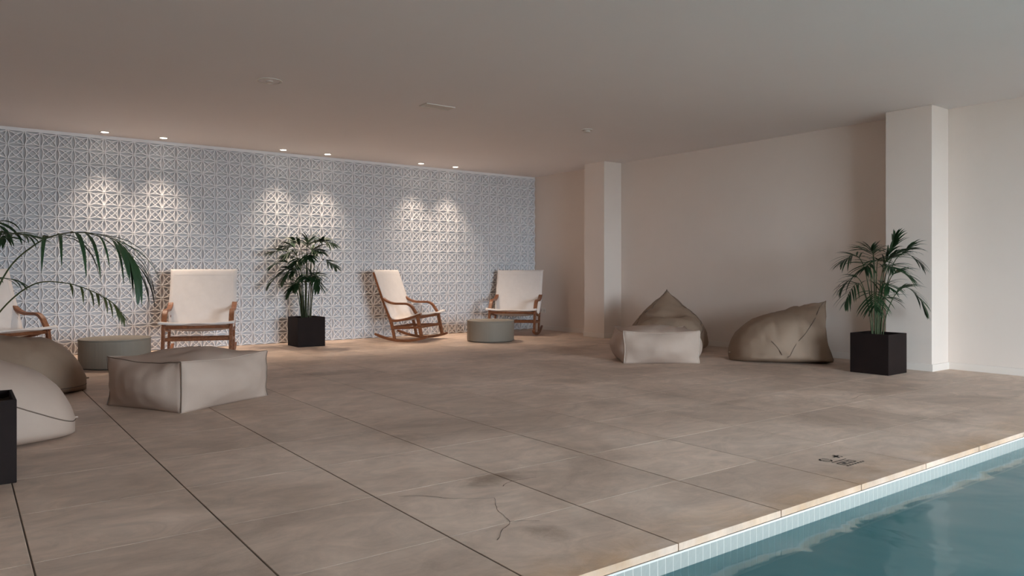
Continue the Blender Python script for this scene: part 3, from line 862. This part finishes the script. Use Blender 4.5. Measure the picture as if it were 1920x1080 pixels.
def frond(palm, pts, t0, count, length, width, rng, separate=False, droop=0.85, spread=0.9, ml='leaf', r0=0.006):
    sp = spline(pts, 8)
    n = len(sp)
    rad = [r0 * (1 - 0.82 * i / (n - 1)) for i in range(n)]
    stem = MB().tube(sp, rad, 6).build('frond', M['stem'] if ml == 'leaf' else M['leaf_dry'], palm, smooth=True)
    joined = MB()
    for k in range(count):
        f = t0 + (1 - t0) * (k / (count - 1)) ** 0.92
        ii = f * (n - 1); i0 = min(int(ii), n - 2); p = sp[i0].lerp(sp[i0 + 1], ii - i0)
        tg = (sp[i0 + 1] - sp[i0]).normalized()
        sd = tg.cross(Vector((0, 0, 1))); sd = sd.normalized() if sd.length > 0.05 else RV
        g = (f - t0) / (1 - t0)
        env = (0.62 + 0.38 * math.sin(math.pi * min(1, g * 0.75 + 0.25))) * (1 - 0.42 * g * g)
        for s in (-1, 1):
            if k == count - 1 and s == 1: continue
            if rng.random() < 0.06: continue
            ang = spread * (1.05 - 0.55 * g) * rng.uniform(0.85, 1.15)
            d = tg * math.cos(ang) + sd * s * math.sin(ang) + Vector((0, 0, 1)) * rng.uniform(0.0, 0.25)
            v, fc = leaflet(p, d, length * env * rng.uniform(0.85, 1.12), width * rng.uniform(0.85, 1.15), droop * rng.uniform(0.7, 1.3), 6, s * rng.uniform(0.1, 0.5))
            if separate:
                me = bpy.data.meshes.new('leaflet'); me.from_pydata(v, [], fc); link('leaflet', me, M[ml], stem, smooth=True)
            else:
                joined.add(v, fc)
    if not separate:
        me = bpy.data.meshes.new('leaflets'); me.from_pydata(joined.v, [], joined.f); link('leaflets', me, M[ml], stem, smooth=True)
def palm(base, label, fronds, seed, length, width, separate=False, counts=11):
    rng = random.Random(seed)
    o = empty('kentia_palm', (base[0], base[1], 0.33), 0, label, 'palm', 'potted kentia palms')
    for fr_ in fronds:
        (a, zt, b, za, t0) = fr_[:5]; ml = fr_[5] if len(fr_) > 5 else 'leaf'
        cnt = fr_[6] if len(fr_) > 6 else counts
        a0 = max(-0.05, min(0.05, a * 0.16)) + rng.uniform(-0.02, 0.02); b0 = rng.uniform(-0.04, 0.04)
        def W(x, y, z): return RV * x + VV * y + Vector((0, 0, z - 0.33))
        pts = [W(a0, b0, 0.325), W(a0 + a * 0.08, b0 + b * 0.08, 0.33 + (za - 0.33) * 0.45), W(a * 0.32 + a0 * 0.5, b * 0.3, 0.33 + (za - 0.33) * 0.86),
               W(a * 0.62, b * 0.6, za), W(a * 0.88, b * 0.87, za + (zt - za) * 0.50), W(a, b, zt)]
        frond(o, pts, t0, cnt, length, width, rng, separate, ml=ml)
    return o
# (across, tip height, depth, height of the bend, start of the leaflets)
palm((3.59, 9.30), 'bushy palm in the planter against the tiled wall',
     [(0.02, 1.33, 0.05, 1.28, 0.58), (0.22, 1.36, -0.05, 1.32, 0.58), (0.36, 1.30, -0.10, 1.34, 0.55), (-0.12, 1.34, -0.08, 1.30, 0.58), (-0.42, 1.20, -0.05, 1.22, 0.55),
      (-0.38, 1.02, -0.15, 1.08, 0.55), (-0.44, 0.78, -0.10, 0.92, 0.55), (0.40, 1.02, -0.10, 1.10, 0.58), (0.22, 0.74, -0.15, 0.90, 0.58), (-0.24, 0.82, -0.22, 0.98, 0.5),
      (0.10, 1.12, -0.25, 1.18, 0.5), (-0.05, 1.05, -0.25, 1.12, 0.5), (-0.28, 1.28, 0.05, 1.28, 0.55), (0.12, 1.24, 0.12, 1.24, 0.55), (-0.14, 0.92, -0.2, 1.0, 0.5), (0.06, 1.38, -0.12, 1.30, 0.55), (-0.2, 1.15, -0.2, 1.2, 0.5), (0.2, 1.2, -0.18, 1.22, 0.5), (-0.2, 0.66, -0.12, 0.78, 0.42), (0.18, 0.86, -0.05, 0.92, 0.42), (-0.10, 0.74, -0.2, 0.82, 0.4), (0.06, 0.88, -0.24, 0.92, 0.4), (-0.30, 0.95, -0.02, 1.0, 0.45)], 11, 0.23, 0.034)
palm((6.96, 3.61), 'slender palm in the planter beside the right pilaster',
     [(0.16, 1.27, -0.02, 1.10, 0.60), (0.28, 1.18, -0.05, 1.12, 0.60), (0.36, 1.02, -0.10, 1.12, 0.50), (0.40, 0.58, -0.12, 0.80, 0.42, 'leaf', 14), (-0.34, 1.04, -0.05, 1.10, 0.52),
      (-0.34, 0.66, -0.10, 0.84, 0.52), (-0.30, 0.80, 0.05, 0.90, 0.55), (-0.10, 1.16, -0.10, 1.12, 0.55), (0.00, 1.16, 0.10, 1.10, 0.55), (0.22, 0.90, -0.18, 0.95, 0.5),
      (0.05, 0.98, -0.22, 1.00, 0.5), (-0.16, 0.98, -0.12, 1.02, 0.5), (-0.12, 0.62, -0.20, 0.76, 0.55), (0.14, 0.70, 0.12, 0.70, 0.6), (0.02, 0.80, -0.2, 0.84, 0.4), (-0.06, 1.06, -0.15, 1.04, 0.45), (0.10, 1.10, -0.12, 1.06, 0.5)], 23, 0.25, 0.019)

# the left palm: long arching fronds reaching into the picture
def left_palm():
    rng = random.Random(5)
    c = Vector((0.030, 4.182, 0.33))
    o = empty('kentia_palm', c, 0, 'tall palm at the left edge with long arching fronds', 'palm', 'potted kentia palms')
    def W(a, z, b=0.0): return RV * a + VV * b + Vector((0, 0, z - 0.33))
    F = [  # arching frond over the drum table, lower olive frond, then those mostly outside the picture
        ([W(0.02, 0.325), W(0.05, 0.62), W(0.17, 0.925), W(0.30, 1.06), W(0.43, 1.115), W(0.58, 1.115), W(0.69, 1.075), W(0.765, 0.985), W(0.785, 0.93)], 0.44, 15, 0.36, 0.021, 'leaf', 2.5),
        ([W(0.0, 0.325, -0.04), W(0.06, 0.54, -0.06), W(0.20, 0.76, -0.08), W(0.36, 0.885, -0.1), W(0.50, 0.895, -0.1), W(0.63, 0.855, -0.1), W(0.72, 0.80, -0.1), W(0.765, 0.74, -0.1)], 0.60, 11, 0.115, 0.012, 'leaf_dry', 2.2),
        ([W(-0.02, 0.325), W(-0.02, 0.65), W(0.00, 0.95), W(0.06, 1.07), W(0.15, 1.11), W(0.24, 1.115), W(0.30, 1.10)], 0.66, 10, 0.17, 0.016, 'leaf', 0.9),
        ([W(-0.04, 0.325, 0.03), W(-0.08, 0.62, 0.05), W(-0.06, 0.82, 0.1), W(0.02, 0.905, 0.12), W(0.10, 0.91, 0.14), W(0.16, 0.885, 0.15)], 0.60, 8, 0.13, 0.014, 'leaf', 1.0),
        ([W(-0.03, 0.325, -0.02), W(-0.12, 0.75, 0.0), W(-0.28, 1.10, 0.0), W(-0.45, 1.22, 0.0), W(-0.62, 1.18, 0.0), W(-0.74, 1.02, 0.0)], 0.45, 12, 0.22, 0.022, 'leaf', 1.6),
        ([W(-0.05, 0.325, -0.04), W(-0.12, 0.60, -0.15), W(-0.20, 0.85, -0.35), W(-0.26, 0.92, -0.55), W(-0.3, 0.82, -0.72)], 0.45, 11, 0.2, 0.02, 'leaf', 1.6),
        ([W(-0.01, 0.325, 0.05), W(-0.04, 0.7, 0.12), W(-0.10, 1.05, 0.25), W(-0.16, 1.2, 0.42), W(-0.22, 1.12, 0.58)], 0.45, 11, 0.2, 0.02, 'leaf', 1.6),
    ]
    for (pts, t0, cnt, ln, wd, ml, dr) in F:
        frond(o, pts, t0, cnt, ln, wd, rng, True, dr, 0.9, ml, 0.0045)
left_palm()
